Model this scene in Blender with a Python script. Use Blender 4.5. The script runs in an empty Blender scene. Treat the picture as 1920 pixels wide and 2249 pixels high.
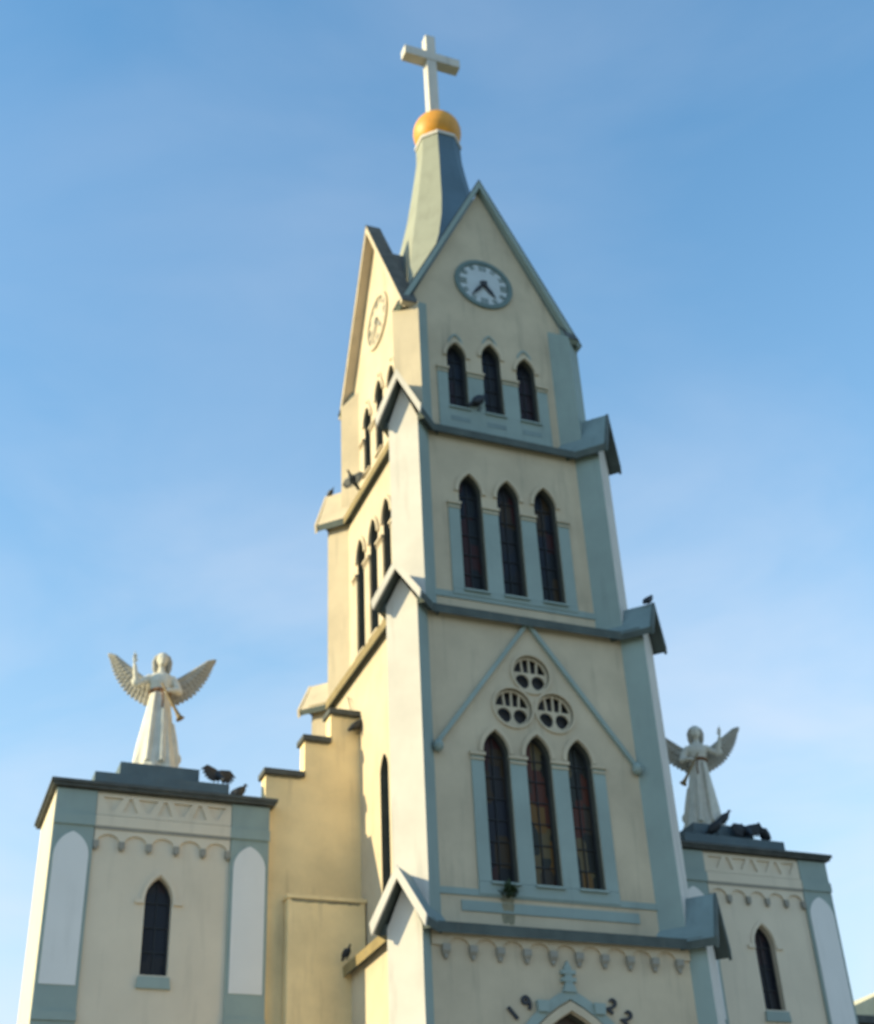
import bpy, math, random
from math import sin, cos, pi, sqrt, radians
from mathutils import Vector, Matrix
from mathutils.geometry import tessellate_polygon
random.seed(7)
SC = bpy.context.scene
COL = SC.collection
R2 = sqrt(2)

# ------------------------------------------------------------------ camera
CAM = (-11.9556, -26.3956, 1.6); AZ, EL, RO, FPX = 0.4003, 0.5869, -0.0526, 2966.4
fw = Vector((sin(AZ)*cos(EL), cos(AZ)*cos(EL), sin(EL)))
rt = Vector((cos(AZ), -sin(AZ), 0)); up = rt.cross(fw)
rr = cos(RO)*rt + sin(RO)*up; uu = -sin(RO)*rt + cos(RO)*up
cd = bpy.data.cameras.new('camera'); co = bpy.data.objects.new('camera', cd); COL.objects.link(co)
M = Matrix(((rr.x, uu.x, -fw.x), (rr.y, uu.y, -fw.y), (rr.z, uu.z, -fw.z))).to_4x4()
M.translation = Vector(CAM); co.matrix_world = M
cd.sensor_fit = 'HORIZONTAL'; cd.sensor_width = 36; cd.lens = FPX/1920*36
cd.clip_start = .1; cd.clip_end = 4000
cd.dof.use_dof = True; cd.dof.focus_distance = 6.0; cd.dof.aperture_fstop = 3.0
SC.camera = co
# ------------------------------------------------------------------ sky and sun
SUN_EL, SUN_BACK = radians(20), radians(9)
sd = Vector((-cos(SUN_BACK)*cos(SUN_EL), sin(SUN_BACK)*cos(SUN_EL), sin(SUN_EL)))
W = bpy.data.worlds.new('World'); SC.world = W; W.use_nodes = True
nt = W.node_tree; nt.nodes.clear()
out = nt.nodes.new('ShaderNodeOutputWorld'); bg = nt.nodes.new('ShaderNodeBackground')
sky = nt.nodes.new('ShaderNodeTexSky'); sky.sky_type = 'NISHITA'; sky.sun_disc = False
sky.sun_elevation = SUN_EL; sky.sun_rotation = math.atan2(sd.x, sd.y)
sky.air_density = 1.0; sky.dust_density = 0.6; sky.ozone_density = 1.5
bg.inputs['Strength'].default_value = 0.15
tc = nt.nodes.new('ShaderNodeTexCoord'); mp = nt.nodes.new('ShaderNodeMapping')
mp.inputs['Scale'].default_value = (1.6, 1.6, 4.2); mp.inputs['Rotation'].default_value = (0.25, 0.5, 0.3)
mp.inputs['Location'].default_value = (0.9, 0.35, 0.2)
nz = nt.nodes.new('ShaderNodeTexNoise'); nz.inputs['Scale'].default_value = 1.5; nz.inputs['Detail'].default_value = 7
nz.inputs['Roughness'].default_value = .52; nz.inputs['Distortion'].default_value = .5
cr = nt.nodes.new('ShaderNodeValToRGB'); cr.color_ramp.elements[0].position = .43; cr.color_ramp.elements[1].position = .80
cr.color_ramp.elements[0].color = (0, 0, 0, 1); cr.color_ramp.elements[1].color = (1, 1, 1, 1)
sx = nt.nodes.new('ShaderNodeSeparateXYZ')
mr = nt.nodes.new('ShaderNodeMapRange'); mr.inputs[1].default_value = .2; mr.inputs[2].default_value = .62
mr.inputs[3].default_value = 1.0; mr.inputs[4].default_value = .16
mu = nt.nodes.new('ShaderNodeMath'); mu.operation = 'MULTIPLY'
hz = nt.nodes.new('ShaderNodeValToRGB'); hz.color_ramp.interpolation = 'B_SPLINE'
for i_, (p_, c_) in enumerate(((0, .95), (.2, .74), (.35, .38), (.55, .13), (.8, 0))):
    e_ = hz.color_ramp.elements[i_] if i_ < 1 else hz.color_ramp.elements.new(p_)
    e_.position = p_; e_.color = (c_, c_, c_, 1)
hz.color_ramp.elements[-1].color = (0, 0, 0, 1)
tint = nt.nodes.new('ShaderNodeVectorMath'); tint.operation = 'MULTIPLY'; tint.inputs[1].default_value = (.93, 1.50, 1.62)
mxh = nt.nodes.new('ShaderNodeMix'); mxh.data_type = 'RGBA'; mxh.inputs['B'].default_value = (3.7, 4.2, 4.3, 1)
mx = nt.nodes.new('ShaderNodeMix'); mx.data_type = 'RGBA'; mx.inputs['B'].default_value = (4.2, 4.4, 4.9, 1)
L = nt.links.new
L(tc.outputs['Generated'], mp.inputs['Vector']); L(mp.outputs[0], nz.inputs['Vector']); L(nz.outputs['Fac'], cr.inputs[0])
L(tc.outputs['Generated'], sx.inputs[0]); L(sx.outputs['Z'], mr.inputs[0]); L(sx.outputs['Z'], hz.inputs[0])
L(cr.outputs[0], mu.inputs[0]); L(mr.outputs[0], mu.inputs[1])
L(hz.outputs[0], mxh.inputs['Factor']); L(sky.outputs[0], tint.inputs[0]); L(tint.outputs[0], mxh.inputs['A'])
L(mu.outputs[0], mx.inputs['Factor']); L(mxh.outputs['Result'], mx.inputs['A']); L(mx.outputs['Result'], bg.inputs[0]); L(bg.outputs[0], out.inputs[0])
ld = bpy.data.lights.new('sun', 'SUN'); ld.energy = 5.0; ld.angle = radians(.5); ld.color = (1.0, .86, .50)
lo = bpy.data.objects.new('sun', ld); COL.objects.link(lo); lo.rotation_euler = sd.to_track_quat('Z', 'Y').to_euler()
SC.view_settings.view_transform = 'Standard'; SC.view_settings.look = 'None'; SC.view_settings.gamma = 1
SC.view_settings.exposure = 0.45
SC.cycles.max_bounces = 8; SC.cycles.diffuse_bounces = 5

# ------------------------------------------------------------------ materials
def mat(name, rgb, rough=.85, var=.12, scale=1.2, bump=.15, streak=.0, metal=0., stain=None, bscale=40):
    m = bpy.data.materials.new(name); m.use_nodes = True; t = m.node_tree; n = t.nodes; l = t.links.new
    b = n['Principled BSDF']; b.inputs['Roughness'].default_value = rough; b.inputs['Metallic'].default_value = metal
    g = n.new('ShaderNodeNewGeometry')
    a = n.new('ShaderNodeTexNoise'); a.inputs['Scale'].default_value = scale; a.inputs['Detail'].default_value = 6; a.inputs['Roughness'].default_value = .6
    l(g.outputs['Position'], a.inputs['Vector'])
    r = n.new('ShaderNodeMapRange'); r.inputs[1].default_value = .3; r.inputs[2].default_value = .7; r.inputs[3].default_value = 1-var; r.inputs[4].default_value = 1+var*.5
    l(a.outputs['Fac'], r.inputs[0])
    v = n.new('ShaderNodeVectorMath'); v.operation = 'SCALE'; v.inputs[0].default_value = rgb; l(r.outputs[0], v.inputs['Scale'])
    last = v.outputs[0]
    if streak:
        mp = n.new('ShaderNodeMapping'); mp.inputs['Scale'].default_value = (3.2, 3.2, .42); l(g.outputs['Position'], mp.inputs['Vector'])
        s = n.new('ShaderNodeTexNoise'); s.inputs['Scale'].default_value = 1.3; s.inputs['Detail'].default_value = 5; l(mp.outputs[0], s.inputs['Vector'])
        q = n.new('ShaderNodeMapRange'); q.inputs[1].default_value = .56; q.inputs[2].default_value = .8; q.inputs[3].default_value = 0; q.inputs[4].default_value = streak
        l(s.outputs['Fac'], q.inputs[0])
        x = n.new('ShaderNodeMix'); x.data_type = 'RGBA'; x.inputs['B'].default_value = (*(stain or (.16, .15, .12)), 1)
        l(q.outputs[0], x.inputs['Factor']); l(last, x.inputs['A']); last = x.outputs['Result']
    l(last, b.inputs['Base Color'])
    f = n.new('ShaderNodeTexNoise'); f.inputs['Scale'].default_value = bscale; f.inputs['Detail'].default_value = 3; l(g.outputs['Position'], f.inputs['Vector'])
    u = n.new('ShaderNodeBump'); u.inputs['Strength'].default_value = bump; u.inputs['Distance'].default_value = .02
    l(f.outputs['Fac'], u.inputs['Height']); l(u.outputs[0], b.inputs['Normal'])
    return m
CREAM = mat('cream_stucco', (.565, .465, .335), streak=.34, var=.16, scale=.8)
WARM = mat('brightened_cream_stucco', (.69, .59, .46), streak=.2, var=.08, scale=.8)  # cream lightened so the side towers' brighter light sits in the colour
WHITE = mat('white_stucco', (.64, .585, .53), streak=.3, var=.12, scale=.8)
PANEL = mat('pale_panel_paint', (.74, .72, .70), streak=.12, var=.05, scale=.8)
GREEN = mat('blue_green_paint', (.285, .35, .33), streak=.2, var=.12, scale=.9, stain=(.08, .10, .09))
SPIRED = mat('spire_sunlit_grey_cream', (.31, .315, .25), streak=.3, var=.12, scale=1.2)  # spire faces on the sun side, sunlight put into the colour
SPIREB = mat('spire_shaded_blue', (.09, .15, .20), streak=.3, var=.15, scale=1.2, stain=(.05, .08, .11), rough=.7)  # spire faces away from the sun, blue shade put into the colour
SLATE = mat('grey_green_spire', (.20, .26, .26), streak=.3, var=.18, scale=1.2, stain=(.07, .09, .10), rough=.7)
PEND = mat('shadowy_plaster', (.30, .28, .24), var=.15, scale=3)  # cream greyed to put the corbel and pendant shadows into the colour
REVEAL = mat('reveal_shade', (.10, .10, .08), var=.2, scale=3)  # darkness of the deep openings painted onto the window reveals
CORN = mat('dark_cornice_paint_cap_shade', (.085, .105, .10), streak=.4, var=.3, scale=2)  # cornice colour, also used as painted shade under the buttress caps
PED = mat('pedestal_slate', (.11, .15, .17), streak=.3, var=.2, scale=2)
DARK = mat('dark_mossy_cement_and_shade', (.085, .09, .085), var=.4, scale=3, bump=.4, bscale=12)  # mossy slabs, also used as painted shade on the gable coping tops
SOFF = mat('grey_soffit', (.13, .135, .13), var=.2, scale=2)
OCHRE = mat('ochre_stucco', (.86, .67, .38), streak=.4, var=.22, scale=.7, stain=(.30, .22, .14))
ORANGE = mat('orange_paint', (.76, .33, .03), rough=.5, var=.2, scale=3, bump=.1)
STATUE = mat('statue_cement', (.66, .62, .54), streak=.35, var=.15, scale=4, stain=(.22, .2, .17))
WINGM = mat('weathered_wing_cement', (.40, .37, .32), streak=.3, var=.2, scale=5, stain=(.15, .14, .12))
BRASS = mat('dull_brass', (.24, .16, .07), rough=.6, metal=0, var=.3, scale=6)
CORD = mat('brown_cord', (.20, .10, .05), var=.2, scale=8)
BLACK = mat('black_feathers', (.018, .022, .030), rough=.6, var=.3, scale=14)
GREYF = mat('grey_skin', (.08, .08, .085), rough=.6)
LEAF = mat('weed_leaf', (.035, .065, .025), var=.4, scale=12)
DIAL = mat('clock_dial_paint', (.50, .55, .58), var=.08, scale=4)
RING = mat('clock_ring_paint', (.14, .20, .20), var=.1, scale=4)
INK = mat('black_paint', (.03, .03, .035), rough=.6, var=.1)
WOOD = mat('dark_door_wood', (.07, .045, .03), rough=.6, scale=3, var=.3)
LEAD = mat('window_lead', (.022, .025, .03), rough=.6)
MESH = mat('tile_roof', (.42, .28, .17), var=.3, scale=5)
PAVE = mat('stone_paving', (.26, .24, .21), var=.2, scale=1.5, bump=.3)
GRASSM = mat('grass_ground', (.07, .10, .04), var=.3, scale=.6)
STAINM = mat('water_stain', (.27, .24, .16), var=.3, scale=6)
def glass_mat(name, cols, seed):
    m = bpy.data.materials.new(name); m.use_nodes = True; t = m.node_tree; n = t.nodes; l = t.links.new
    b = n['Principled BSDF']; b.inputs['Roughness'].default_value = .35; b.inputs['Specular IOR Level'].default_value = .2
    g = n.new('ShaderNodeNewGeometry'); mp = n.new('ShaderNodeMapping'); mp.inputs['Scale'].default_value = (3.4, 3.4, 1.55); mp.inputs['Location'].default_value = (seed, seed*.7, seed*.3)
    l(g.outputs['Position'], mp.inputs['Vector'])
    v = n.new('ShaderNodeTexVoronoi'); v.inputs['Scale'].default_value = 1.0; v.distance = 'CHEBYCHEV'; v.inputs['Randomness'].default_value = .55; l(mp.outputs[0], v.inputs['Vector'])
    s = n.new('ShaderNodeSeparateColor'); l(v.outputs['Color'], s.inputs[0])
    r = n.new('ShaderNodeValToRGB'); r.color_ramp.interpolation = 'CONSTANT'
    while len(r.color_ramp.elements) < len(cols): r.color_ramp.elements.new(.5)
    for i, c in enumerate(cols): r.color_ramp.elements[i].position = i/len(cols); r.color_ramp.elements[i].color = (*c, 1)
    l(s.outputs[0], r.inputs[0]); l(r.outputs[0], b.inputs['Base Color'])
    return m
ROOFY = mat('pale_yellow_roof_sheet', (.70, .62, .42), var=.15, scale=3)
TAN = mat('sunlit_ledge_tan', (.27, .20, .09), streak=.3, var=.25, scale=2)  # cornice colour as the sun shows it, painted on the left faces
GLASS = glass_mat('stained_glass', [(.010, .013, .022), (.022, .021, .024), (.042, .014, .014), (.015, .018, .028), (.045, .03, .016), (.012, .015, .018)], 1.3)
GLASSA = glass_mat('amber_lit_stained_glass', [(.02, .022, .02), (.16, .085, .025), (.05, .04, .03), (.09, .03, .02), (.13, .10, .05), (.03, .035, .03)], 4.1)  # stained glass with amber reflected light put into the cell colours
GLASSD = glass_mat('dark_glass', [(.010, .012, .02), (.022, .022, .026), (.014, .018, .028), (.03, .018, .022)], 2.2)

# ------------------------------------------------------------------ mesh helpers
class MB:
    def __init__(s): s.v = []; s.f = []; s.m = []; s.sm = []
    def add(s, vs, fs, mi=0, T=None, smooth=False):
        o = len(s.v)
        for p in vs: s.v.append(tuple(T @ Vector(p)) if T is not None else tuple(p))
        for f in fs: s.f.append(tuple(o+i for i in f)); s.m.append(mi); s.sm.append(smooth)
        return s
    def box(s, a, b, mi=0, T=None):
        x0, y0, z0 = a; x1, y1, z1 = b
        vs = [(x0,y0,z0),(x1,y0,z0),(x1,y1,z0),(x0,y1,z0),(x0,y0,z1),(x1,y0,z1),(x1,y1,z1),(x0,y1,z1)]
        return s.add(vs, [(0,3,2,1),(4,5,6,7),(0,1,5,4),(1,2,6,5),(2,3,7,6),(3,0,4,7)], mi, T)
    def loft(s, rings, mi=0, T=None, smooth=False, cap=True):
        n = len(rings[0]); vs = [p for r in rings for p in r]; fs = []
        for k in range(len(rings)-1):
            for i in range(n):
                j = (i+1) % n; fs.append((k*n+i, k*n+j, (k+1)*n+j, (k+1)*n+i))
        if cap: fs.append(tuple(range(n-1, -1, -1))); fs.append(tuple((len(rings)-1)*n+i for i in range(n)))
        return s.add(vs, fs, mi, T, smooth)
    def tube(s, pts, rad, n=8, mi=0, T=None, smooth=True):
        pts = [Vector(p) for p in pts]; rings = []
        if not hasattr(rad, '__len__'): rad = [rad]*len(pts)
        for i, p in enumerate(pts):
            d = (pts[min(i+1, len(pts)-1)]-pts[max(i-1, 0)]).normalized()
            a = d.cross(Vector((0, 0, 1)) if abs(d.z) < .9 else Vector((1, 0, 0))).normalized(); b = d.cross(a)
            rings.append([tuple(p+rad[i]*(cos(2*pi*k/n)*a+sin(2*pi*k/n)*b)) for k in range(n)])
        return s.loft(rings, mi, T, smooth)
    def ell(s, c, r, mi=0, n=14, k=9, T=None, R=None):
        rings = []
        for i in range(k+1):
            ph = -pi/2+pi*(i/k)*.998+.003; ring = []
            for j in range(n):
                p = Vector((r[0]*cos(ph)*cos(2*pi*j/n), r[1]*cos(ph)*sin(2*pi*j/n), r[2]*sin(ph)))
                if R is not None: p = R @ p
                ring.append(tuple(Vector(c)+p))
            rings.append(ring)
        return s.loft(rings, mi, T, True)
    def plate(s, outer, holes, thick, F, front=0.0, mi=0, mside=None):
        """polygon in (u, z) with holes, front face at n=front, back at n=front-thick; F maps (u, n, z)"""
        polys = [[Vector((a, b, 0)) for a, b in outer]] + [[Vector((a, b, 0)) for a, b in h] for h in holes]
        tris = tessellate_polygon(polys); flat = [(p.x, p.y) for q in polys for p in q]; N = len(flat)
        vs = [F(a, front, b) for a, b in flat] + [F(a, front-thick, b) for a, b in flat]
        fs = []
        for t in tris:
            a, b, c = [flat[i] for i in t]
            cw = (b[0]-a[0])*(c[1]-a[1])-(b[1]-a[1])*(c[0]-a[0])
            if abs(cw) < 1e-9: continue
            t = tuple(t) if cw > 0 else tuple(reversed(t))
            fs.append(t); fs.append(tuple(N+i for i in reversed(t)))
        s.add(vs, fs, mi)
        o = 0; fs = []
        for q, poly in enumerate(polys):
            n = len(poly); ar = sum(poly[i].x*poly[(i+1) % n].y-poly[(i+1) % n].x*poly[i].y for i in range(n))
            flip = (ar < 0) != (q > 0)
            for i in range(n):
                j = (i+1) % n; f = (o+i, o+i+N, o+j+N, o+j)
                fs.append(tuple(reversed(f)) if flip else f)
            o += n
        s.add(vs, fs, mi if mside is None else mside)
        return s
    def build(s, name, mats, parent=None):
        me = bpy.data.meshes.new(name); me.from_pydata(s.v, [], s.f)
        for m in (mats if isinstance(mats, (list, tuple)) else [mats]): me.materials.append(m)
        me.polygons.foreach_set('material_index', s.m); me.polygons.foreach_set('use_smooth', s.sm); me.update()
        ob = bpy.data.objects.new(name, me); COL.objects.link(ob)
        if parent: ob.parent = parent
        return ob
def bake(ob, vox, smooth=2):
    m = ob.modifiers.new('r', 'REMESH'); m.mode = 'VOXEL'; m.voxel_size = vox
    if smooth: q = ob.modifiers.new('s', 'SMOOTH'); q.factor = .5; q.iterations = smooth
    dg = bpy.context.evaluated_depsgraph_get(); dg.update()
    me = bpy.data.meshes.new_from_object(ob.evaluated_get(dg)); old = ob.data; mats = list(old.materials)
    ob.modifiers.clear(); ob.data = me; me.name = ob.name
    me.polygons.foreach_set('use_smooth', [True]*len(me.polygons))
    if not len(me.materials):
        for x in mats: me.materials.append(x)
    return ob
def empty(name, loc, rz=0):
    o = bpy.data.objects.new(name, None); COL.objects.link(o); o.location = loc; o.rotation_euler.z = rz; return o
def tag(o, label, cat, group=None):
    o['label'] = label; o['category'] = cat
    if group: o['group'] = group
def copy_tree(o, parent=None):
    c = o.copy(); COL.objects.link(c)
    if parent: c.parent = parent
    for ch in [x for x in COL.objects if x.parent == o]: copy_tree(ch, c)
    return c
FR = []
for k in range(4):   # 0 front, 1 left, 2 back, 3 right
    a = -k*pi/2
    n = (sin(a)*1.0, -cos(a)); u = (cos(a), sin(a))
    FR.append((n, u))
def face(k, w, ox=0, oy=0):
    n, u = FR[k]
    return lambda a, d, z: (ox+n[0]*(w+d)+u[0]*a, oy+n[1]*(w+d)+u[1]*a, z)
def lancet(c, hw, z0, zs, za, n=7, grow=0):
    """pointed arch outline, counter-clockwise"""
    hw += grow; za += grow*1.25; z0 -= grow
    h = za-zs; rad = (hw*hw+h*h)/(2*hw); pts = [(c-hw, z0), (c+hw, z0)]
    cx = hw-rad; a1 = math.atan2(h, -cx)
    for i in range(n+1):
        t = a1*i/n; pts.append((c+cx+rad*cos(t), zs+rad*sin(t)))
    for i in range(n-1, -1, -1):
        t = a1*i/n; pts.append((c-cx-rad*cos(t), zs+rad*sin(t)))
    return pts
def arch_band(c, hw, zs, za, wd, legs=.0, n=7):
    o = lancet(c, hw+wd, zs-legs, zs, za+wd*1.25, n); i = lancet(c, hw, zs-legs, zs, za, n)
    return o[1:]+[o[0]]+[i[0]]+list(reversed(i[1:]))

church = empty('church', (0, 0, 0))
tag(church, 'cream and blue green gothic church with clock tower, spire and two flat topped side towers', 'church')
CH = church
# tier data: w half width of wall, b buttress half width, D buttress reach on the diagonal
T = {1: (3.213, .354, 4.57), 2: (2.862, .367, 4.22), 3: (2.50, .38, 3.775), 4: (2.253, .364, 3.378)}
ZB = {1: 0, 2: 9.0, 3: 15.95, 4: 21.2}              # bottoms of the wall bodies
ZC = {1: (8.90, 9.10, 9.24), 2: (15.88, 16.08, 16.22), 3: (21.10, 21.30, 21.44)}   # cornice bottom, fascia top, slope top
CAPZ = {1: 9.85, 2: 16.72, 3: 22.32}
# ------------------------------------------------------------------ tower walls
WIN = {2: [(c, .285, 10.10, 12.82, 13.32) for c in (-.965, -.01, .945)],
       3: [(c, .285, 16.88, 19.55, 20.08) for c in (-.985, -.005, .965)],
       4: [(-.99, .26, 22.27, 23.93, 24.38), (-.02, .26, 22.27, 24.12, 24.58), (.95, .26, 22.27, 23.90, 24.34)]}
ROSE = [(.0, 14.77), (-.49, 13.92), (.49, 13.92)]; RR = .43
def circ(c, z, r, n=28): return [(c+r*cos(2*pi*i/n), z+r*sin(2*pi*i/n)) for i in range(n)]
def wins(t, k):
    if t == 2 and k in (1, 3): return [(1.32, .26, 10.3, 12.82, 13.25)]
    return WIN.get(t, [])
def holes(t, k):
    h = [lancet(*w_) for w_ in wins(t, k)]
    if t == 2 and k in (0, 2): h += [circ(a, b, RR) for a, b in ROSE]
    if t == 1 and k == 0: h = [lancet(0, 1.35, .03, 5.5, 7.62, 10)]
    return h
for t in (1, 2, 3, 4):
    w, b, D = T[t]; zb = ZB[t]; mb = MB()
    zt = {1: 9.05, 2: 16.0, 3: 21.25}.get(t)
    for k in range(4):
        F = face(k, w)
        if t < 4: e = w-.22; outer = [(-e, zb), (e, zb), (e, zt), (-e, zt)]
        else:
            e = w-.003; outer = [(-e, zb), (e, zb), (e, 25.45), (-e, 25.45)]
            mb.plate([(-e, 25.45), (e, 25.45), (0, 30.22 if k in (0, 2) else 29.95)], [], .12, F, 0, 0)
        mb.plate(outer, holes(t, k), .3, F, 0, 0, 1)
    mb.box((-w+.7, -w+.7, zb), (w-.7, w-.7, zb+.1), 0)
    mb.build('tower_wall', [CREAM, REVEAL], CH)
# ------------------------------------------------------------------ window surrounds, windows
def lancet_window(F, spec, glass, depth=.17):
    c, hw, z0, zs, za = spec
    ring = arch_band(c, hw-.035, zs, za-.045, .034, legs=zs-z0)
    mb = MB(); mb.plate(ring, [], .06, F, -depth, 0)
    mb.plate([(c-hw, z0+.001), (c+hw, z0+.001), (c+hw, z0+.05), (c-hw, z0+.05)], [], .05, F, -depth-.004, 0)
    for uu_ in (c,):
        mb.plate([(uu_-.009, z0+.05), (uu_+.009, z0+.05), (uu_+.009, za-.08), (uu_-.009, za-.08)], [], .03, F, -depth-.01, 0)
    nb = max(3, int((zs-z0)/.45))
    for i in range(1, nb+1):
        z = z0+(zs-z0)*i/nb; mb.plate([(c-hw+.03, z-.009), (c+hw-.03, z-.009), (c+hw-.03, z+.009), (c-hw+.03, z+.009)], [], .03, F, -depth-.014, 0)
    fr = mb.build('window', [LEAD], CH)
    g = MB(); g.plate(lancet(c, hw-.004, z0+.003, zs, za-.006), [], .02, F, -depth-.045, 0); g.build('pane', [glass], fr)
for t in (2, 3, 4):
    w, b, D = T[t]; x1 = w-R2*b
    for k in range(4):
        F = face(k, w)
        for i, sp in enumerate(wins(t, k)):
            gl = GLASSA if (t == 2 and k == 0 and i > 0) else (GLASSD if t == 4 else GLASS)
            lancet_window(F, sp, gl)
        if t == 2 and k in (1, 3): continue
        s = MB(); zb = WIN[t][0][2]; cap = WIN[t][0][3]-.08
        cs = [q[0] for q in WIN[t]]; hw = WIN[t][0][1]
        # mullion pilasters (green) from sill to spring
        edges = [(cs[0]-hw-.29, cs[0]-hw-.012), (cs[0]+hw+.012, cs[1]-hw-.012), (cs[1]+hw+.012, cs[2]-hw-.012), (cs[2]+hw+.012, cs[2]+hw+.29)]
        capz = {2: 12.72, 3: 19.15, 4: 23.45}[t]
        for a, c in edges:
            s.plate([(a, zb-.0), (c, zb-.0), (c, capz), (a, capz)], [], .05, F, .035, 0)
            s.plate([(a-.03, capz), (c+.03, capz), (c+.03, capz+.07), (a-.03, capz+.07)], [], .08, F, .085, 1)
            s.plate([(a-.01, capz-.10), (c+.01, capz-.10), (c+.01, capz-.06), (a-.01, capz-.06)], [], .05, F, .06, 1)
        # sill
        sz = {2: 9.84, 3: 16.72, 4: 21.50}[t]
        s.plate([(cs[0]-hw-.29, sz), (cs[2]+hw+.29, sz), (cs[2]+hw+.29, zb-.01), (cs[0]-hw-.29, zb-.01)], [], .06, F, .045, 0)
        for q in WIN[t]:
            s.plate(arch_band(q[0], q[1]+.015, q[3], q[4]+.02, .09), [], .05, F, .055, 1)
            if t == 4:
                s.plate(arch_band(q[0], q[1]-.10, q[3]+.42, q[4]+.26, .05), [], .03, F, .03, 0)
                s.plate([(q[0]-.26, 21.84), (q[0]+.26, 21.84), (q[0]+.26, 21.98), (q[0]-.26, 21.98)], [], .05, F, .052, 2)
            s.plate([(q[0]-q[1]-.03, zb-.05), (q[0]+q[1]+.03, zb-.05), (q[0]+q[1]+.03, zb-.002), (q[0]-q[1]-.03, zb-.002)], [], .1, F, .10, 0)
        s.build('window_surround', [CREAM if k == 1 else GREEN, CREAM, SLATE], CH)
        g = MB()
        if t == 2 and k in (0, 2):
            g.plate([(-x1-.05, 9.80), (x1+.05, 9.80), (x1+.05, 9.93), (-x1-.05, 9.93)], [], .05, F, .028, 0)
            g.plate([(-1.92, 9.50), (1.92, 9.50), (1.92, 9.70), (-1.92, 9.70)], [], .05, F, .025, 0)
        if t == 3 and k in (0, 2):
            g.plate([(-x1-.05, 16.62), (x1+.05, 16.62), (x1+.05, 16.78), (-x1-.05, 16.78)], [], .05, F, .028, 0)
            g.plate([(x1-.16, 16.85), (x1-.08, 16.85), (x1-.08, 20.9), (x1-.16, 20.9)], [], .02, F, .006, 1)
        if g.v: g.build('band_course', [GREEN, CREAM], CH)
# roses and raking mould on tier 2
w2 = T[2][0]
for k in (0, 2):
    F = face(k, w2)
    for a, z in ROSE:
        tr = MB(); q0 = RR-.004
        half = [(a+q0*cos(-pi+pi*j/20), z+.01+q0*sin(-pi+pi*j/20)*.975) for j in range(21)]
        half = half+[(a+q0, z+.045), (a-q0, z+.045)]
        half[0] = (a-q0, z-.0); half[20] = (a+q0, z-.0)
        hs = [[(a+o_*.187+.163*cos(2*pi*j/18), z-.172+.172*sin(2*pi*j/18)) for j in range(18)] for o_ in (-1, 1)]
        tr.plate(half, hs, .05, F, -.05, 0)
        for bx, bh in ((-.165, .345), (0, .40), (.165, .345)):
            tr.plate([(a+bx-.02, z+.046), (a+bx+.02, z+.046), (a+bx*1.15+.02, z+bh), (a+bx*1.15-.02, z+bh)], [], .05, F, -.052, 0)
        tr.plate(circ(a, z, q0), [circ(a, z, RR-.05)], .05, F, -.045, 0)
        tr.plate(circ(a, z, RR+.06), [circ(a, z, RR+.012)], .05, F, .04, 0)
        ro = tr.build('rose_window', [CREAM], CH)
        g = MB(); g.plate(circ(a, z, RR-.006), [], .02, F, -.2, 0); g.build('pane', [INK], ro)
    s = MB()
    for sg in (-1, 1):
        p0 = Vector((0, 16.0)); p1 = Vector((sg*2.30, 12.86)); d = (p1-p0).normalized(); n = Vector((-d.y, d.x))*.045
        q = [tuple(p0+n), tuple(p0-n), tuple(p1-n), tuple(p1+n)]
        s.plate(q, [], .12, F, .085, 0)
        s.ell(F(sg*2.28, .10, 12.80), (.11, .11, .13))
    # pointed relief over the roses
    s.build('raking_mould', [GREEN], CH)
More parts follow.
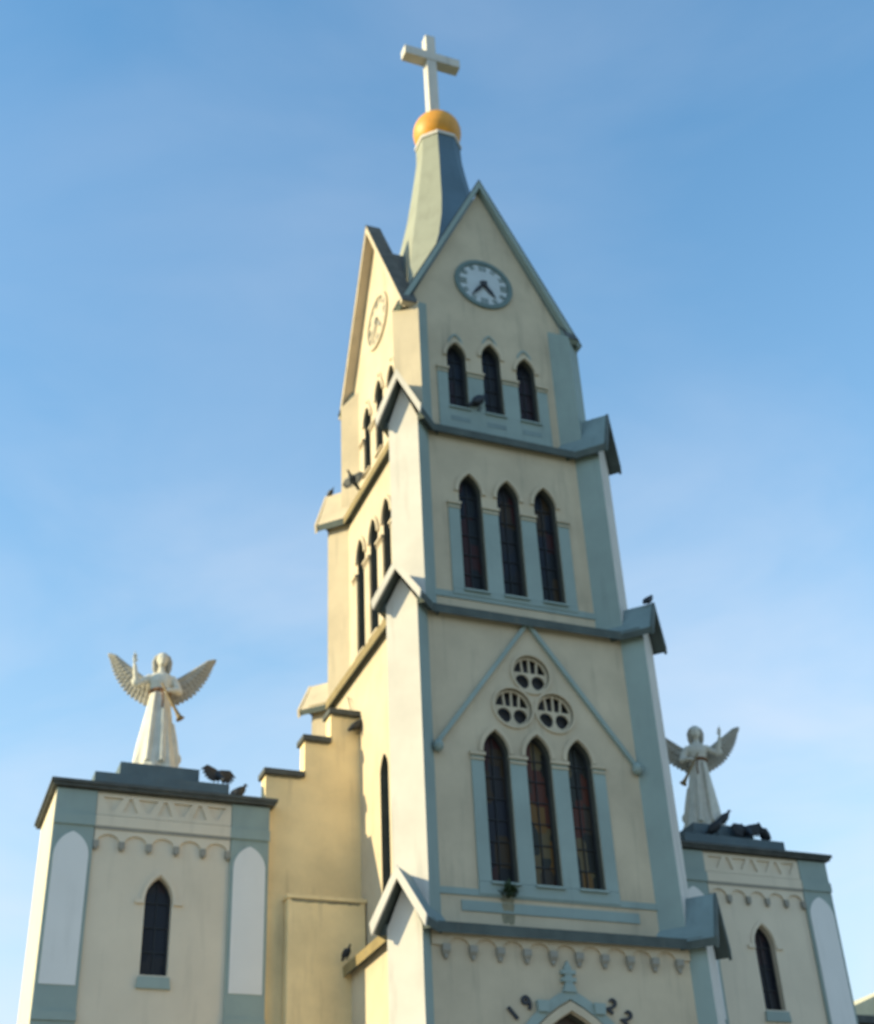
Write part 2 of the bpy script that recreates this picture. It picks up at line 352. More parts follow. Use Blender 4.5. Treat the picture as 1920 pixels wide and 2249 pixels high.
# ------------------------------------------------------------------ buttresses
def diag(q):     # q: 0 front-left, 1 front-right, 2 back-right, 3 back-left
    a = [5*pi/4, 7*pi/4, pi/4, 3*pi/4][q]; u = Vector((cos(a), sin(a), 0)); p = Vector((-sin(a), cos(a), 0))
    return lambda d, s, z: tuple(u*d+p*s+Vector((0, 0, z)))
for t in (1, 2, 3, 4):
    w, b, D = T[t]
    for q in range(4):
        G = diag(q); mb = MB(); zb = ZB[t]
        if t < 4:
            za = CAPZ[t]-.10; ze = ZC[t][0]+.1
            prof = [(-b, zb), (b, zb), (b, ze), (0, za), (-b, ze)]
        else: prof = [(-b, zb), (b, zb), (b, 25.16), (-b, 25.16)]
        inn = .8
        r0 = [G(inn, s, z) for s, z in prof]; r1 = [G(D, s, z) for s, z in prof]
        if t == 4: r0 = [G(inn, s, z) for s, z in prof[:2]]+[G(inn, s, 27.0) for s, z in prof[2:]]; r0[2] = G(2.6, b, 25.7); r0[3] = G(2.6, -b, 25.7)
        n = len(prof)
        for i in range(n):
            j = (i+1) % n; right = prof[i][0] > 0 and prof[j][0] > 0
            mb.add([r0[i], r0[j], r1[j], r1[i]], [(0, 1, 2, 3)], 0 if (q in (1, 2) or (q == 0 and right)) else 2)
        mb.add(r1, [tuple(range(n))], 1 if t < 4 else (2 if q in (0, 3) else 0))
        mb.add(r0, [tuple(range(n-1, -1, -1))], 0)
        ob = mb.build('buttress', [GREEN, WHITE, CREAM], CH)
        if t < 4:
            cp = MB(); e = b+.17; zf = ZC[t][0]; z1 = CAPZ[t]; do = D+.24; di = 2.3; th = .10
            sl = (z1-zf)/e; off = th*sqrt(1+sl*sl)
            for sg in (-1, 1):
                pr = [(0, z1), (sg*e, zf), (sg*e, zf+.02), (sg*(e+.02), zf+.06), (0, z1+off)]
                pr = [(0, z1), (sg*e, zf), (sg*(e+.03), zf+off*.75), (0, z1+off)]
                cp.loft([[G(do, s, z) for s, z in pr], [G(di, s, z) for s, z in pr]], 0); cp.m[-6] = 2; cp.m[-5] = 2  # cap undersides painted dark to stand for overhang shade
                pr2 = [(0, z1-.03), (sg*(e+.01), zf-.05), (sg*(e+.05), zf+off*.8), (0, z1+off+.02)]
                cp.loft([[G(do+.05, s, z) for s, z in pr2], [G(do-.012, s, z) for s, z in pr2]], 1)
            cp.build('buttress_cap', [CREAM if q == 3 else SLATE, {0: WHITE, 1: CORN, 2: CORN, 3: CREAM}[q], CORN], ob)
# ------------------------------------------------------------------ cornices
def outline(w, b, D, e, de, z):
    pts = []
    for q in range(4):
        G = diag(q); ww = w+e; bb = b+e; din = ww*R2-bb
        pts += [G(din, -bb, z), G(D+de, -bb, z), G(D+de, bb, z), G(din, bb, z)]
    return pts
for t in (1, 2, 3):
    w, b, D = T[t]; z0, z1, z2 = ZC[t]; e = .17; wu, bu, Du = T[t+1]
    mb = MB()
    R = [outline(w, b, D, .0, -.03, z0+.10), outline(w, b, D, .09, -.02, z0+.05), outline(w, b, D, e, -.012, z0), outline(w, b, D, e+.012, -.012, z1)]
    mb.loft(R, 0, None, False, False)
    R2_ = [outline(w, b, D, e+.012, -.012, z1), outline(wu-.06, bu-.05, Du, 0, -.05, z2)]
    mb.loft(R2_, 1, None, False, False)
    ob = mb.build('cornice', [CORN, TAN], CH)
    for p_ in ob.data.polygons: p_.material_index = 1 if (p_.normal.x < -.55 and p_.center.y > -D/R2+.3) else 0  # left-facing cornice faces take the painted sunlit tan
# tier 1 arcaded corbel table (front and sides)
w1 = T[1][0]
for k in (0, 2):
    F = face(k, w1); N = 10; x0 = -2.45; st = 4.9/(N-1); s = MB(); top = 8.98
    pts = [(-2.72, top), (-2.72, 8.72)]
    for i in range(N-1):
        c = x0+st*(i+.5); r = st/2-.06
        pts += [(c-r-.06, 8.70), (c-r, 8.70)]+[(c-r*cos(pi*j/8), 8.70+r*.75*sin(pi*j/8)) for j in range(1, 8)]+[(c+r, 8.70)]
    pts += [(2.72, 8.72), (2.72, top)]
    s.plate(list(reversed(pts)), [], .08, F, .05, 0)
    cb = s.build('corbel_table', [CREAM], CH)
    for i in range(N):
        c = x0+st*i; m = MB()
        m.loft([[F(c-.045, .0, 8.52), F(c+.045, .0, 8.52), F(c+.045, .05, 8.52), F(c-.045, .05, 8.52)],
                [F(c-.075, -.02, 8.60), F(c+.075, -.02, 8.60), F(c+.075, .11, 8.60), F(c-.075, .11, 8.60)],
                [F(c-.075, -.02, 8.71), F(c+.075, -.02, 8.71), F(c+.075, .12, 8.71), F(c-.075, .12, 8.71)]], 0)
        m.ell(F(c, .04, 8.50), (.04, .04, .05)); m.build('corbel', [PEND], cb)
# ------------------------------------------------------------------ gables, clocks
w4 = T[4][0]; EZ = 25.42
for k in range(4):
    F = face(k, w4); s = MB(); AZ_ = 30.0 if k in (1, 3) else 30.28; ov = .30 if k == 1 else .20
    for sg in (-1, 1):
        p0 = Vector((0, AZ_)); p1 = Vector((sg*2.50, EZ-.36)); d = (p1-p0).normalized(); n = Vector((sg*abs(d.y), abs(d.x)))*.13
        q = [tuple(p0), tuple(p1), tuple(p1+n), (0, AZ_+.28)]
        s.plate(q if sg < 0 else list(reversed(q)), [], ov+.13, F, ov-.004*(sg > 0), 0)
        n2 = n/.13*.025; a2 = (0, AZ_+.283)
        q = [a2, tuple(p1+n+n.normalized()*.003), tuple(p1+n+n2), (0, AZ_+.335)]
        s.plate(q if sg < 0 else list(reversed(q)), [], ov+.14, F, ov+.006-.004*(sg > 0), 1)  # thin dark strip painting the shade on the coping top
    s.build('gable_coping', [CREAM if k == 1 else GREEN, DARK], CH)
    c0, cz, r = (-.05 if k == 0 else 0), 26.70, .84
    ck = MB(); ck.plate(circ(c0, cz, r, 40), [circ(c0, cz, r-.12, 40)], .08, F, .06, 0)
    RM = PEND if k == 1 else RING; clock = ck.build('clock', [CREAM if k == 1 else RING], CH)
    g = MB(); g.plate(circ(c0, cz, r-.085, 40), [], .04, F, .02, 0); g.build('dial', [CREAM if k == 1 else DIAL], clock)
    nm = MB()
    for i in range(12):
        a = i*pi/6; ln = .20 if i % 3 == 0 else .15; wd = .075 if i % 3 == 0 else .05
        ca, sa = cos(a), sin(a); R0 = r-.15-ln; R1 = r-.135
        for off in ((-wd*.75, wd*.75) if i % 3 else (-wd, 0, wd)):
            ww = .018
            pts = [(c0+(R0)*sa+(off+x)*ca, cz+R0*ca-(off+x)*sa) for x in (-ww, ww)]+[(c0+R1*sa+(off+x)*ca, cz+R1*ca-(off+x)*sa) for x in (ww, -ww)]
            nm.plate(pts, [], .02, F, .034+.001*i*.1, 0)
    nm.plate(circ(c0, cz, r-.122, 40), [circ(c0, cz, r-.14, 40)], .02, F, .033, 0)
    nm.build('hour_marks', [RM], clock)
    for ang, ln, wd in ((radians(218), .60, .05), (radians(142), .52, .065)):
        h = MB(); ca, sa = cos(ang), sin(ang)
        pts = [(-wd*.8, -.12), (wd*.8, -.12), (wd, ln*.55), (0.01, ln), (-.01, ln), (-wd, ln*.55)]
        h.plate([(c0+y*sa+x*ca, cz+y*ca-x*sa) for x, y in pts][::-1], [], .02, F, .055+(.025 if ln > .55 else 0), 0); h.build('hand', [PEND if k == 1 else INK], clock)
    h = MB(); h.plate(circ(c0, cz, .085, 14), [], .06, F, .10, 0); h.build('hub', [PEND if k == 1 else INK], clock)
# crossing roofs behind the gables
rf = MB(); ZR = 29.45; ez = 25.35; e = 1.93
for k in (0, 1):
    F = face(k, 0)
    rf.loft([[F(a, d, z) for a, z in ((-e-.02*k, ez), (e+.02*k, ez), (0, ZR-.01*k))] for d in (-1.96, 1.96)], 0)
rf.build('tower_roof', [SOFF], CH)
# spire
sp = MB(); cxs = -.10
prof = [(25.75, 2.22, 2.20), (26.3, 2.08, 1.93), (27.2, 1.86, 1.50), (28.2, 1.62, 1.12), (29.2, 1.40, .82), (30.3, 1.18, .58), (31.3, .99, .44), (32.3, .84, .36), (33.2, .72, .30), (33.8, .65, .275), (34.2, .64, .27), (34.5, .64, .27)]
rings = []
for z, a, h in prof:
    f = min(1, max(0, (z-26)/6)); o = cxs*f
    rings.append([(x+o, y, z) for x, y in ((-h, -a), (h, -a), (a, -h), (a, h), (h, a), (-h, a), (-a, h), (-a, -h))])
sp.loft(rings, 0)
for i_ in range(len(sp.f)): sp.m[i_] = 0 if (len(sp.f[i_]) == 4 and i_ % 8 in (5, 6, 7)) else 2  # painted light split: sun side faces pale, the rest shade blue
sp.loft([[(cxs+1.06*.64*x/1.0, 1.06*.64*y, z) for x, y in [(cos(pi/8+i*pi/4)*1.082, sin(pi/8+i*pi/4)*1.082) for i in range(8)]] for z in (34.42, 34.54)], 1)
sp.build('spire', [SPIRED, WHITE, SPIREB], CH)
bl = MB(); bl.ell((cxs, 0, 35.14), (.76, .76, .76), n=32, k=20); bl.build('finial_ball', [ORANGE], CH)
cr_ = MB(); hh = .165
cr_.box((cxs-.10-hh, -hh, 35.7), (cxs-.10+hh, hh, 39.80)); cr_.build('cross_post', [WHITE], CH)
ca_ = MB(); ca_.box((cxs-.10-.93, -hh-.02, 38.55), (cxs-.10+1.0, hh+.02, 38.93)); ca_.build('cross_arm', [WHITE], CH)
# ------------------------------------------------------------------ portal on the front of tier 1
F = face(0, w1)
s = MB(); s.plate(arch_band(0, 1.37, 5.5, 7.65, .13, legs=5.4, n=10), [], .14, F, .08, 0)
por = s.build('portal', [CREAM], CH)
s = MB(); s.plate(arch_band(0, 1.505, 5.5, 7.86, .16, legs=5.4, n=10), [], .1, F, .06, 0)
s.plate([(-.14, 7.98), (.14, 7.98), (.09, 8.12), (-.09, 8.12)], [], .14, F, .10, 0)
s.plate([(-.075, 8.12), (.075, 8.12), (.075, 8.42), (0, 8.56), (-.075, 8.42)], [], .10, F, .08, 0)
for z in (8.17, 8.31): s.plate([(-.15, z), (.15, z), (.15, z+.07), (-.15, z+.07)], [], .09, F, .09, 0)
s.build('arch_mould', [GREEN], por)
for sg in (-1, 1):
    s = MB(); s.plate([(sg*.58-.10, 7.60), (sg*.58+.10, 7.60), (sg*.58+.12, 7.80), (sg*.58-.12, 7.80)], [], .15, F, .12, 0); s.build('crocket', [GREEN], por)
s = MB(); s.plate(lancet(0, 1.345, .04, 5.5, 7.61, 10), [], .06, F, -.2, 0); s.build('door', [WOOD], por)
def text_mesh(ch, size, thick):
    c = bpy.data.curves.new('t', 'FONT'); c.body = ch; c.size = size; c.extrude = thick; c.align_x = 'CENTER'; c.align_y = 'CENTER'; c.offset = .012
    o = bpy.data.objects.new('t', c); COL.objects.link(o); dg = bpy.context.evaluated_depsgraph_get(); dg.update()
    me = bpy.data.meshes.new_from_object(o.evaluated_get(dg)); bpy.data.objects.remove(o); me.materials.clear(); me.materials.append(INK); return me
for ch, x, z, a in (('1', -1.17, 7.55, 42), ('9', -.87, 7.75, 36), ('2', .86, 7.77, -36), ('2', 1.16, 7.57, -42)):
    o = bpy.data.objects.new('numeral', text_mesh(ch, .36, .02)); COL.objects.link(o); o.parent = CH
    o.location = (x, -w1-.03, z); o.rotation_euler = (Matrix.Rotation(pi/2, 4, 'X') @ Matrix.Rotation(radians(a), 4, 'Z')).to_euler()

# ------------------------------------------------------------------ side towers
def side_tower(X, sgn):
    hw = 2.19 if sgn < 0 else 2.13; yf = .10; yb = 2.45; top = 12.36
    F = lambda a, d, z: (X+a, yf-d, z)
    z0w = 8.78; wz = (0.0 if sgn < 0 else 0, .27, z0w, 10.22, 10.70)
    s = MB(); s.plate([(-hw, 0), (hw, 0), (hw, top), (-hw, top)], [lancet(*wz)], .4, F, 0, 0)
    s.box((X-hw, yf+.402, 0), (X+hw, yb, top), 0)
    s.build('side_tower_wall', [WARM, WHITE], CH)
    lancet_window(F, wz, GLASSD)
    s = MB(); s.plate([(-.33, 8.52), (.33, 8.52), (.30, 8.74), (-.30, 8.74)], [], .08, F, .06, 0)
    s.build('window_sill', [GREEN], CH)
    s = MB(); s.plate(arch_band(0, .285, 10.22, 10.73, .07), [], .05, F, .03, 0)
    for sg in (-1, 1): s.plate([(sg*.38-.09, 10.14), (sg*.38+.09, 10.14), (sg*.38+.09, 10.22), (sg*.38-.09, 10.22)], [], .07, F, .05, 0)
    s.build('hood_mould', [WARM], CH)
    for sg in (-1, 1):      # corner pilasters, wrapped on the front, with pointed panels
        a0, a1 = sorted((sg*hw, sg*(hw-.80))); p = MB()
        p.plate([(a0+.0, 0), (a1, 0), (a1, 12.34), (a0, 12.34)], [], .1, F, .06, 0)
        pl = p.build('pilaster', [GREEN], CH); c = (a0+a1)/2
        q = MB(); q.plate(lancet(c, .335, 8.50, 10.98, 11.46, 8), [], .03, F, .075, 0); q.build('pointed_panel', [PANEL], pl)
        for z0_, z1_ in ((11.60, 11.82), (7.86, 8.02)):
            q = MB(); q.plate([(a0-.01, z0_), (a1+.01, z0_), (a1+.01, z1_), (a0-.01, z1_)], [], .05, F, .10, 0)
            q.build('pilaster_band', [GREEN], pl)
    # frieze with zigzag relief, string course, scalloped table
    a = hw-.80
    s = MB(); tri = []
    n = 7; st = (2*a-.3)/n
    for i in range(n):
        x = -a+.15+st*i
        tri.append([(x+.03, 11.95), (x+st-.03, 11.95), (x+st/2+.03, 12.24), (x+st/2-.03, 12.24)] if i % 2 else [(x-.02, 12.24), (x+st/2-.04, 11.97), (x+st/2+.04, 11.97), (x+st+.02, 12.24)])
    s.plate([(-a+.01, 11.86), (a-.01, 11.86), (a-.01, 12.30), (-a+.01, 12.30)], tri, .045, F, .047, 0)
    s.plate([(-a+.01, 11.62), (a-.01, 11.62), (a-.01, 11.84), (-a+.01, 11.84)], [], .10, F, .08, 0)
    s.plate([(-a+.01, 11.56), (a-.01, 11.56), (a-.01, 11.62), (-a+.01, 11.62)], [], .10, F, .07, 1)
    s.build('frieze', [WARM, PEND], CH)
    s = MB(); n = 5; st = 2*(a-.02)/n; pts = [(-a+.02, 11.56)]
    for i in range(n):
        c = -a+.02+st*(i+.5); r = st/2-.05
        pts += [(c-r-.05, 11.30), (c-r, 11.30)]+[(c-r*cos(pi*j/8), 11.30+.17*sin(pi*j/8)) for j in range(1, 8)]+[(c+r, 11.30)]
    pts += [(a-.02, 11.30), (a-.02, 11.56)]
    s.plate(pts[::-1], [], .08, F, .05, 0)
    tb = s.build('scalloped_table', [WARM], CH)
    for i in range(n+1):
        c = max(-a+.06, min(a-.06, -a+.02+st*i)); m = MB(); m.box((X+c-.055, yf-.08, 11.19), (X+c+.055, yf+.0, 11.32)); m.ell((X+c, yf-.04, 11.18), (.045, .045, .05)); m.build('pendant', [PEND], tb)
    s = MB(); o = .10
    s.box((X-hw-o, yf-o-.06, 12.37), (X+hw+o, yb+o, 12.43), 0); s.box((X-hw-o-.04, yf-o-.10, 12.433), (X+hw+o+.04, yb+o+.04, 12.50), 0)
    s.build('side_tower_cornice', [DARK], CH)
    s = MB(); s.box((X-1.42, .55, 12.503), (X+1.42, 2.44, 12.98), 0); s.box((X-.86, .95, 12.983), (X+.84, 2.35, 13.42), 0)
    s.build('statue_pedestal', [PED], CH)
side_tower(-7.14, -1); side_tower(6.90, 1)
# ------------------------------------------------------------------ stepped parapets, low annexes, nave
def stepped(sg):
    F = lambda a, d, z: (a*sg if sg < 0 else a, .25-d, z)
    ys = .25; X = lambda a: sg*a
    prof = [(2.62, 0), (5.0, 0), (5.0, 13.18), (4.14, 13.18), (4.14, 14.06), (3.54, 14.06), (3.54, 14.78), (2.62, 14.78)]
    pts = [(X(a), z) for a, z in prof]
    if sg < 0: pts = pts[::-1]
    s = MB(); s.plate(pts, [], .35, lambda a, d, z: (a, ys-d, z), 0, 0)
    w = s.build('stepped_parapet', [OCHRE], CH)
    for a0, a1, z in ((4.143, 5.06, 13.182), (3.543, 4.20, 14.062), (2.75, 3.60, 14.782)):
        m = MB(); x0, x1 = sorted((X(a0), X(a1))); m.box((x0, ys-.09, z), (x1, ys+.44, z+.12)); m.build('coping_slab', [DARK], w)
    s = MB(); x0, x1 = sorted((X(2.9), X(4.55)))
    s.box((x0, -.08, 0), (x1, .24, 10.42)); s.box((x0-.03, -.11, 10.423), (x1+.03, .24, 10.50)); s.build('annex', [OCHRE], CH)
stepped(-1); stepped(1)
s = MB(); s.box((-4.9, .62, 0), (4.9, 34, 11.9)); s.build('nave_wall', [CREAM], CH)
s = MB(); s.loft([[(-5.2, y, 11.8), (5.2, y, 11.8), (0, y, 14.3)] for y in (.62, 34.3)]); s.build('nave_roof', [MESH], CH)

# ------------------------------------------------------------------ angels
def angel(name):
    root = empty(name, (0, 0, 0)); b = MB(); n = 40
    data = [(0, .50, .44, 0, 0), (.06, .50, .43, 0, 0), (.25, .46, .40, 0, 0), (.6, .41, .35, 0, 0), (1.0, .35, .30, 0, 0), (1.4, .29, .25, 0, 0), (1.75, .235, .20, 0, 0),
            (1.95, .205, .165, 0, 0), (2.05, .22, .175, 0, 0), (2.2, .25, .185, 0, -.01), (2.33, .27, .165, 0, 0), (2.40, .22, .13, 0, 0), (2.44, .11, .10, 0, 0), (2.52, .075, .08, 0, -.01), (2.6, .075, .08, 0, -.02)]
    rings = []
    for z, rx, ry, cx, cy in data:
        f = max(0, 1-z/1.9)
        rings.append([(cx+rx*cos(t)*(1+f*(.10*sin(6*t+z*1.5)+.06*sin(11*t-z))), cy+ry*sin(t)*(1+f*(.10*sin(6*t+z*1.5)+.06*sin(11*t-z))), z) for t in [2*pi*i/n for i in range(n)]])
    b.loft(rings, 0, None, True)
    # head: skull, jaw, nose, brows, ears
    b.ell((0, -.02, 2.755), (.135, .155, .175), n=20, k=14); b.ell((0, -.075, 2.67), (.085, .09, .10))
    b.ell((0, -.178, 2.73), (.020, .030, .038)); b.ell((0, -.165, 2.685), (.035, .02, .012)); b.ell((0, -.155, 2.645), (.04, .03, .03))
    for q in (-1, 1): b.ell((q*.055, -.155, 2.785), (.04, .018, .012)); b.ell((q*.135, -.01, 2.74), (.02, .03, .04))
    # arms: one raised, one bent across the waist
    b.tube([(-.22, 0, 2.33), (-.36, -.04, 2.22), (-.50, -.09, 2.12)], [.095, .085, .07], 12)
    b.tube([(-.50, -.09, 2.12), (-.56, -.14, 2.32), (-.60, -.17, 2.56)], [.075, .062, .042], 12)
    b.ell((-.50, -.09, 2.12), (.08, .08, .08)); b.ell((-.54, -.10, 2.16), (.10, .07, .12))
    b.ell((-.605, -.18, 2.64), (.045, .025, .065))
    b.tube([(.22, 0, 2.33), (.34, -.03, 2.15), (.40, -.08, 1.98)], [.095, .09, .08], 12)
    b.tube([(.40, -.08, 1.98), (.30, -.22, 1.93), (.17, -.30, 1.90)], [.085, .065, .045], 12)
    b.ell((.40, -.08, 1.97), (.09, .09, .09)); b.ell((.13, -.31, 1.88), (.05, .04, .05))
    # fold of drapery blown to one side and at the feet
    b.ell((.40, .02, .42), (.16, .12, .16)); b.tube([(.30, -.05, 1.2), (.37, -.05, .8), (.42, 0, .4), (.44, .0, .1)], [.06, .08, .10, .07], 10)
    b.tube([(-.10, -.19, 1.9), (-.14, -.30, 1.1), (-.17, -.40, .2)], [.03, .05, .06], 8); b.tube([(.08, -.18, 1.9), (.10, -.28, 1.2), (.13, -.40, .2)], [.03, .05, .06], 8)
    b.box((-.56, -.46, -.02), (.58, .48, .05))
    # fingers
    for i, (dx, ln) in enumerate(((-.032, .10), (-.011, .20), (.011, .12), (.032, .09))):
        b.tube([(-.605+dx, -.18, 2.68), (-.605+dx*1.2, -.185, 2.68+ln*.6), (-.60+dx*1.3, -.195 if i == 1 else -.215, 2.68+ln)], [.015, .014, .011], 6)
    b.tube([(-.565, -.18, 2.62), (-.53, -.20, 2.67), (-.52, -.21, 2.71)], [.016, .015, .011], 6)
    body = b.build('body', [STATUE], root); bake(body, .016, 2)
    h = MB(); h.ell((0, .03, 2.80), (.165, .165, .165), n=18, k=12)
    for q in (-1, 1): h.tube([(q*.12, -.03, 2.86), (q*.165, .0, 2.72), (q*.15, .02, 2.56), (q*.14, .03, 2.44)], [.05, .065, .065, .035], 8)
    h.tube([(0, .10, 2.85), (0, .17, 2.65), (0, .17, 2.42), (0, .15, 2.32)], [.10, .12, .12, .07], 10)
    h.box((-.02, -.3, 2.2), (-.019, -.299, 2.201)) if False else None
    bake(h.build('hair', [WINGM], root), .02, 1)
    c = MB(); c.loft([[(.222*r_*cos(t), .185*r_*sin(t), z) for t in [2*pi*i/24 for i in range(24)]] for z, r_ in ((1.93, 1.0), (1.95, 1.10), (2.0, 1.10), (2.02, 1.02))], 0, None, True)
    c.tube([(.03, -.21, 1.96), (.07, -.26, 1.7), (.06, -.29, 1.5)], .018, 6); c.build('cord_belt', [CORD], root)
    for sg in (-1, 1):
        w = MB(); P = [Vector((sg*.10, .14, 2.22)), Vector((sg*.42, .22, 2.40)), Vector((sg*.72, .24, 2.65)), Vector((sg*1.02, .24, 2.93))]
        def bone(t):
            t *= 3; i = min(2, int(t)); return P[i].lerp(P[i+1], t-i)
        w.tube([bone(i/10) for i in range(11)], [.07+.0*i for i in range(6)]+[.065, .06, .05, .04, .03], 8)
        for row, (nf, l0, l1, wd, dy) in enumerate(((17, .54, .20, .10, .03), (16, .38, .15, .09, .0), (13, .24, .10, .08, -.03))):
            for i in range(nf):
                t = (i+.3)/nf; p = bone(t); a = -1.42+(t**1.1)*1.95; d = Vector((sg*cos(a), .04, sin(a))); ln = l0+(l1-l0)*t+.04*sin(pi*t)
                if row == 0 and i >= nf-2: ln += .02
                side = d.cross(Vector((0, 1, 0))).normalized(); dep = d.cross(side)
                Rm = Matrix((side, dep, d)).transposed(); c_ = p+d*(ln*.5)+Vector((0, dy, 0))
                w.ell(c_, (wd*(1-.45*t), .020, ln*.56), 0, 8, 6, None, Rm)
        w.build('wing', [WINGM], root)
    tp = MB(); a0 = Vector((.02, -.33, 2.05)); a1 = Vector((.47, -.30, 1.22))
    tp.tube([a0, a0.lerp(a1, .3), a0.lerp(a1, .8), a0.lerp(a1, .93), a1], [.02, .028, .04, .06, .10], 12)
    tp.build('trumpet', [BRASS], root)
    return root
ZP = 13.42
A1 = angel('angel_statue'); A1.location = (-7.17, 1.6, ZP+.005); A1.rotation_euler.z = radians(-9); A1.scale = (1.03, 1.03, 1.03)
tag(A1, 'sunlit white cement angel statue with raised hand and trumpet on the left flat topped tower', 'statue', 'angel statues on the side towers')
A2 = copy_tree(A1); A2.location = (6.78, 1.6, ZP+.005); A2.scale = (-1.0, 1.0, 1.0); A2.rotation_euler = (0, radians(3), radians(-26))
tag(A2, 'grey shaded angel statue with trumpet on the right tower, partly behind the clock tower', 'statue', 'angel statues on the side towers')

# ------------------------------------------------------------------ birds
def bird(spread):
    r = empty('bird', (0, 0, 0)); b = MB(); R = Matrix.Rotation(radians(-38), 3, 'X')
    b.ell((0, 0, .27), (.105, .19, .115), n=16, k=12, R=R); b.ell((0, -.11, .37), (.06, .07, .08)); b.tube([(0, -.12, .38), (0, -.17, .45), (0, -.19, .49)], [.05, .04, .032], 8)
    b.ell((0, -.20, .50), (.035, .048, .036)); b.tube([(0, -.235, .50), (0, -.27, .495), (0, -.285, .475)], [.016, .012, .006], 6)
    b.tube([(0, .12, .20), (0, .24, .09), (0, .30, .04)], [.06, .055, .04], 8)
    for q in (-1, 1):
        if spread:
            for j in range(6):
                a = radians(-2-j*14); L_ = .40-.03*j; b.tube([(q*.06, 0, .36), (q*(.06+L_*.6*cos(a)), .03, .36+L_*.6*sin(a)+.05), (q*(.06+L_*cos(a)), .05, .36+L_*sin(a)-.05)], [.06, .055, .02], 6)
        else: b.ell((q*.095, .04, .26), (.035, .20, .10), R=R)
        b.tube([(q*.045, -.02, .2), (q*.05, -.03, .1), (q*.05, -.03, .01)], [.022, .014, .012], 6); b.tube([(q*.05, .03, .012), (q*.05, -.09, .012)], .013, 6)
    bake(b.build('body', [BLACK], r), .014, 1); return r
B0 = bird(False); B1 = bird(True)
def place(src, loc, rz, sc, label, first):
    o = src if first else copy_tree(src)
    o.location = loc; o.rotation_euler = (0, 0, radians(rz)); o.scale = (sc,)*3
    tag(o, label, 'bird', 'black birds perched on the church')
place(B0, (-.52, -2.37, 22.27), 90, 1.0, 'black bird on the belfry sill between the left and middle louvred windows', True)
for src, loc, rz, sc, lab, first in (
    (B1, (-2.72, .95, 21.66), -60, .85, 'black bird with dropped wings on the left ledge below the belfry', True),
    (B0, (3.10, -3.10, 16.83), 110, .7, 'black bird on the right buttress gable beside the middle row of windows', False),
    (B0, (-2.95, .12, 14.32), 100, .8, 'small black bird at the end of the stepped parapet against the tower', False),
    (B0, (-3.40, -.36, 9.16), 20, .55, 'black bird on the low left cornice end above the annex', False),
    (B1, (-5.95, .75, 12.99), 200, .95, 'black bird with hanging wings right of the left angel pedestal', False),
    (B0, (-5.55, .35, 12.51), 120, .9, 'black bird on the left tower cornice nearest the stepped parapet', False),
    (B0, (7.05, 1.1, 13.43), 80, .9, 'black bird beside the base of the right angel', False),
    (B1, (7.40, .75, 12.99), 170, 1.0, 'black bird with spread wings in front of the right pedestal', False),
    (B0, (7.95, .80, 12.99), -60, .95, 'black bird on the right end of the right pedestal', False),
    (B0, (6.5, .72, 12.99), 60, 1.0, 'black bird below the base of the right angel', False),
    (B0, (-2.75, 2.75, 22.52), 30, .5, 'tiny black bird on the far left buttress gable against the sky', False)):
    place(src, loc, rz, sc, lab, first)
# weed on the sill under the large windows, and its stain
wd = empty('weed_tuft', (-.94, -2.95, 9.86)); tag(wd, 'dark green weed growing from the sill under the left tall window', 'plant')
lf = MB()
for i in range(150):
    a = random.uniform(0, 2*pi); el = random.uniform(-.5, 1.35); ln = random.uniform(.06, .22); d = Vector((cos(a)*cos(el), sin(a)*cos(el)*.6-.1, sin(el))); p = Vector((random.uniform(-.12, .12), random.uniform(-.1, .03), random.uniform(-.04, .1)))
    s_ = d.cross(Vector((0, 0, 1))).normalized()*.022; q = p+d*ln; m = p+d*ln*.5
    lf.add([p, m+s_, q, m-s_], [(0, 1, 2, 3)])
lf.build('leaves', [LEAF], wd)
st = MB(); 
for i in range(7): a = random.uniform(0, 2*pi); st.tube([(0, 0, -.05), (cos(a)*.05, -.03, .06), (cos(a)*.10, -.05, .14)], [.012, .009, .005], 5)
st.build('stem', [LEAF], wd)
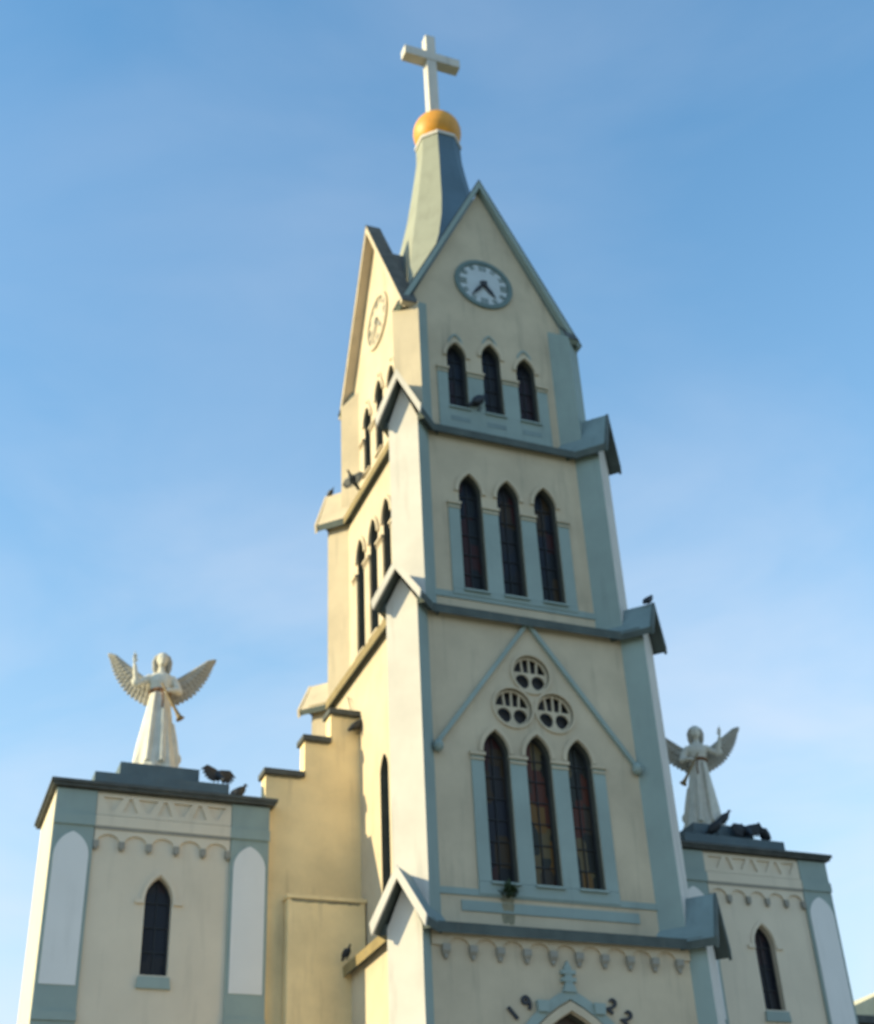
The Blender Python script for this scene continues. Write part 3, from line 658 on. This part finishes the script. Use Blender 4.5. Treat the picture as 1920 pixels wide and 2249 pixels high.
# water stains with a shape of their own
def stain(F, c, zt, w, h, n=9):
    m = MB(); pts = []
    xs = [c-w/2+w*i/n for i in range(n+1)]
    top = [(x, zt) for x in xs]; bot = [(x+random.uniform(-.004, .004), zt-h*random.uniform(.7, 1.0)*(.3 if x in (xs[0], xs[-1]) else 1)) for x in xs]
    m.plate(bot+top[::-1], [], .003, F, 0, 0); m.build('water_stain', [STAINM], CH)
FW = face(0, T[2][0])
for off, zt_, w_, h_ in ((.033, 9.797+.043, .26, .04), (.005, 9.795, .30, .09), (.030, 9.69, .26, .17), (.005, 9.49, .28, .22)):
    stain(lambda a, d, z, off=off: FW(a, d+off, z), -.95, zt_, w_, h_)
FA = lambda a, d, z: (a, -.085-d, z)
stain(FA, -3.75, 10.415, 1.5, .07, 26)
FS = lambda a, d, z: (a, .245-d, z)
stain(FS, -4.6, 13.177, .8, .05, 16); stain(FS, -3.85, 14.057, .55, .05, 12); stain(FS, -3.2, 14.777, .6, .06, 12)
# cable hanging by the stepped parapet
cb = MB(); cb.tube([(-2.92, .9, 15.6), (-2.95, .75, 15.45), (-2.93, .62, 15.1), (-2.92, .60, 14.9)], .015, 6)
o = cb.build('cable', [LEAD]); tag(o, 'thin dark cable drooping on the left tower wall above the stepped parapet', 'cable')

# ------------------------------------------------------------------ surroundings
g = MB(); g.add([(-1500, -1500, 0), (1500, -1500, 0), (1500, 1500, 0), (-1500, 1500, 0)], [(0, 1, 2, 3)]); o = g.build('ground', [GRASSM]); o['kind'] = 'structure'
g = MB(); g.box((-24, -40, .003), (24, 6, .02)); o = g.build('plaza', [PAVE]); o['kind'] = 'structure'
nb = empty('neighbour_building', (19.6, 13, 0)); tag(nb, 'low building with a sunlit roof edge at the lower right behind the right tower', 'building')
m = MB(); m.box((-3.3, -3, 0), (5, 6, 11.1)); m.build('wall', [CREAM], nb)
m = MB(); m.loft([[(-3.7, y, 11.35), (5.4, y, 11.35), (.8, y, 13.1)] for y in (-3.3, 6.3)]); m.build('roof', [ROOFY], nb)
m = MB(); m.box((-3.74, -3.42, 11.12), (5.44, 6.4, 11.347)); m.build('eave_board', [DARK], nb)
for x in (-1.5, 1, 3.4):
    m = MB(); m.box((x-.5, -3.04, 4.5), (x+.5, -3.003, 6)); m.build('window', [LEAD], nb)
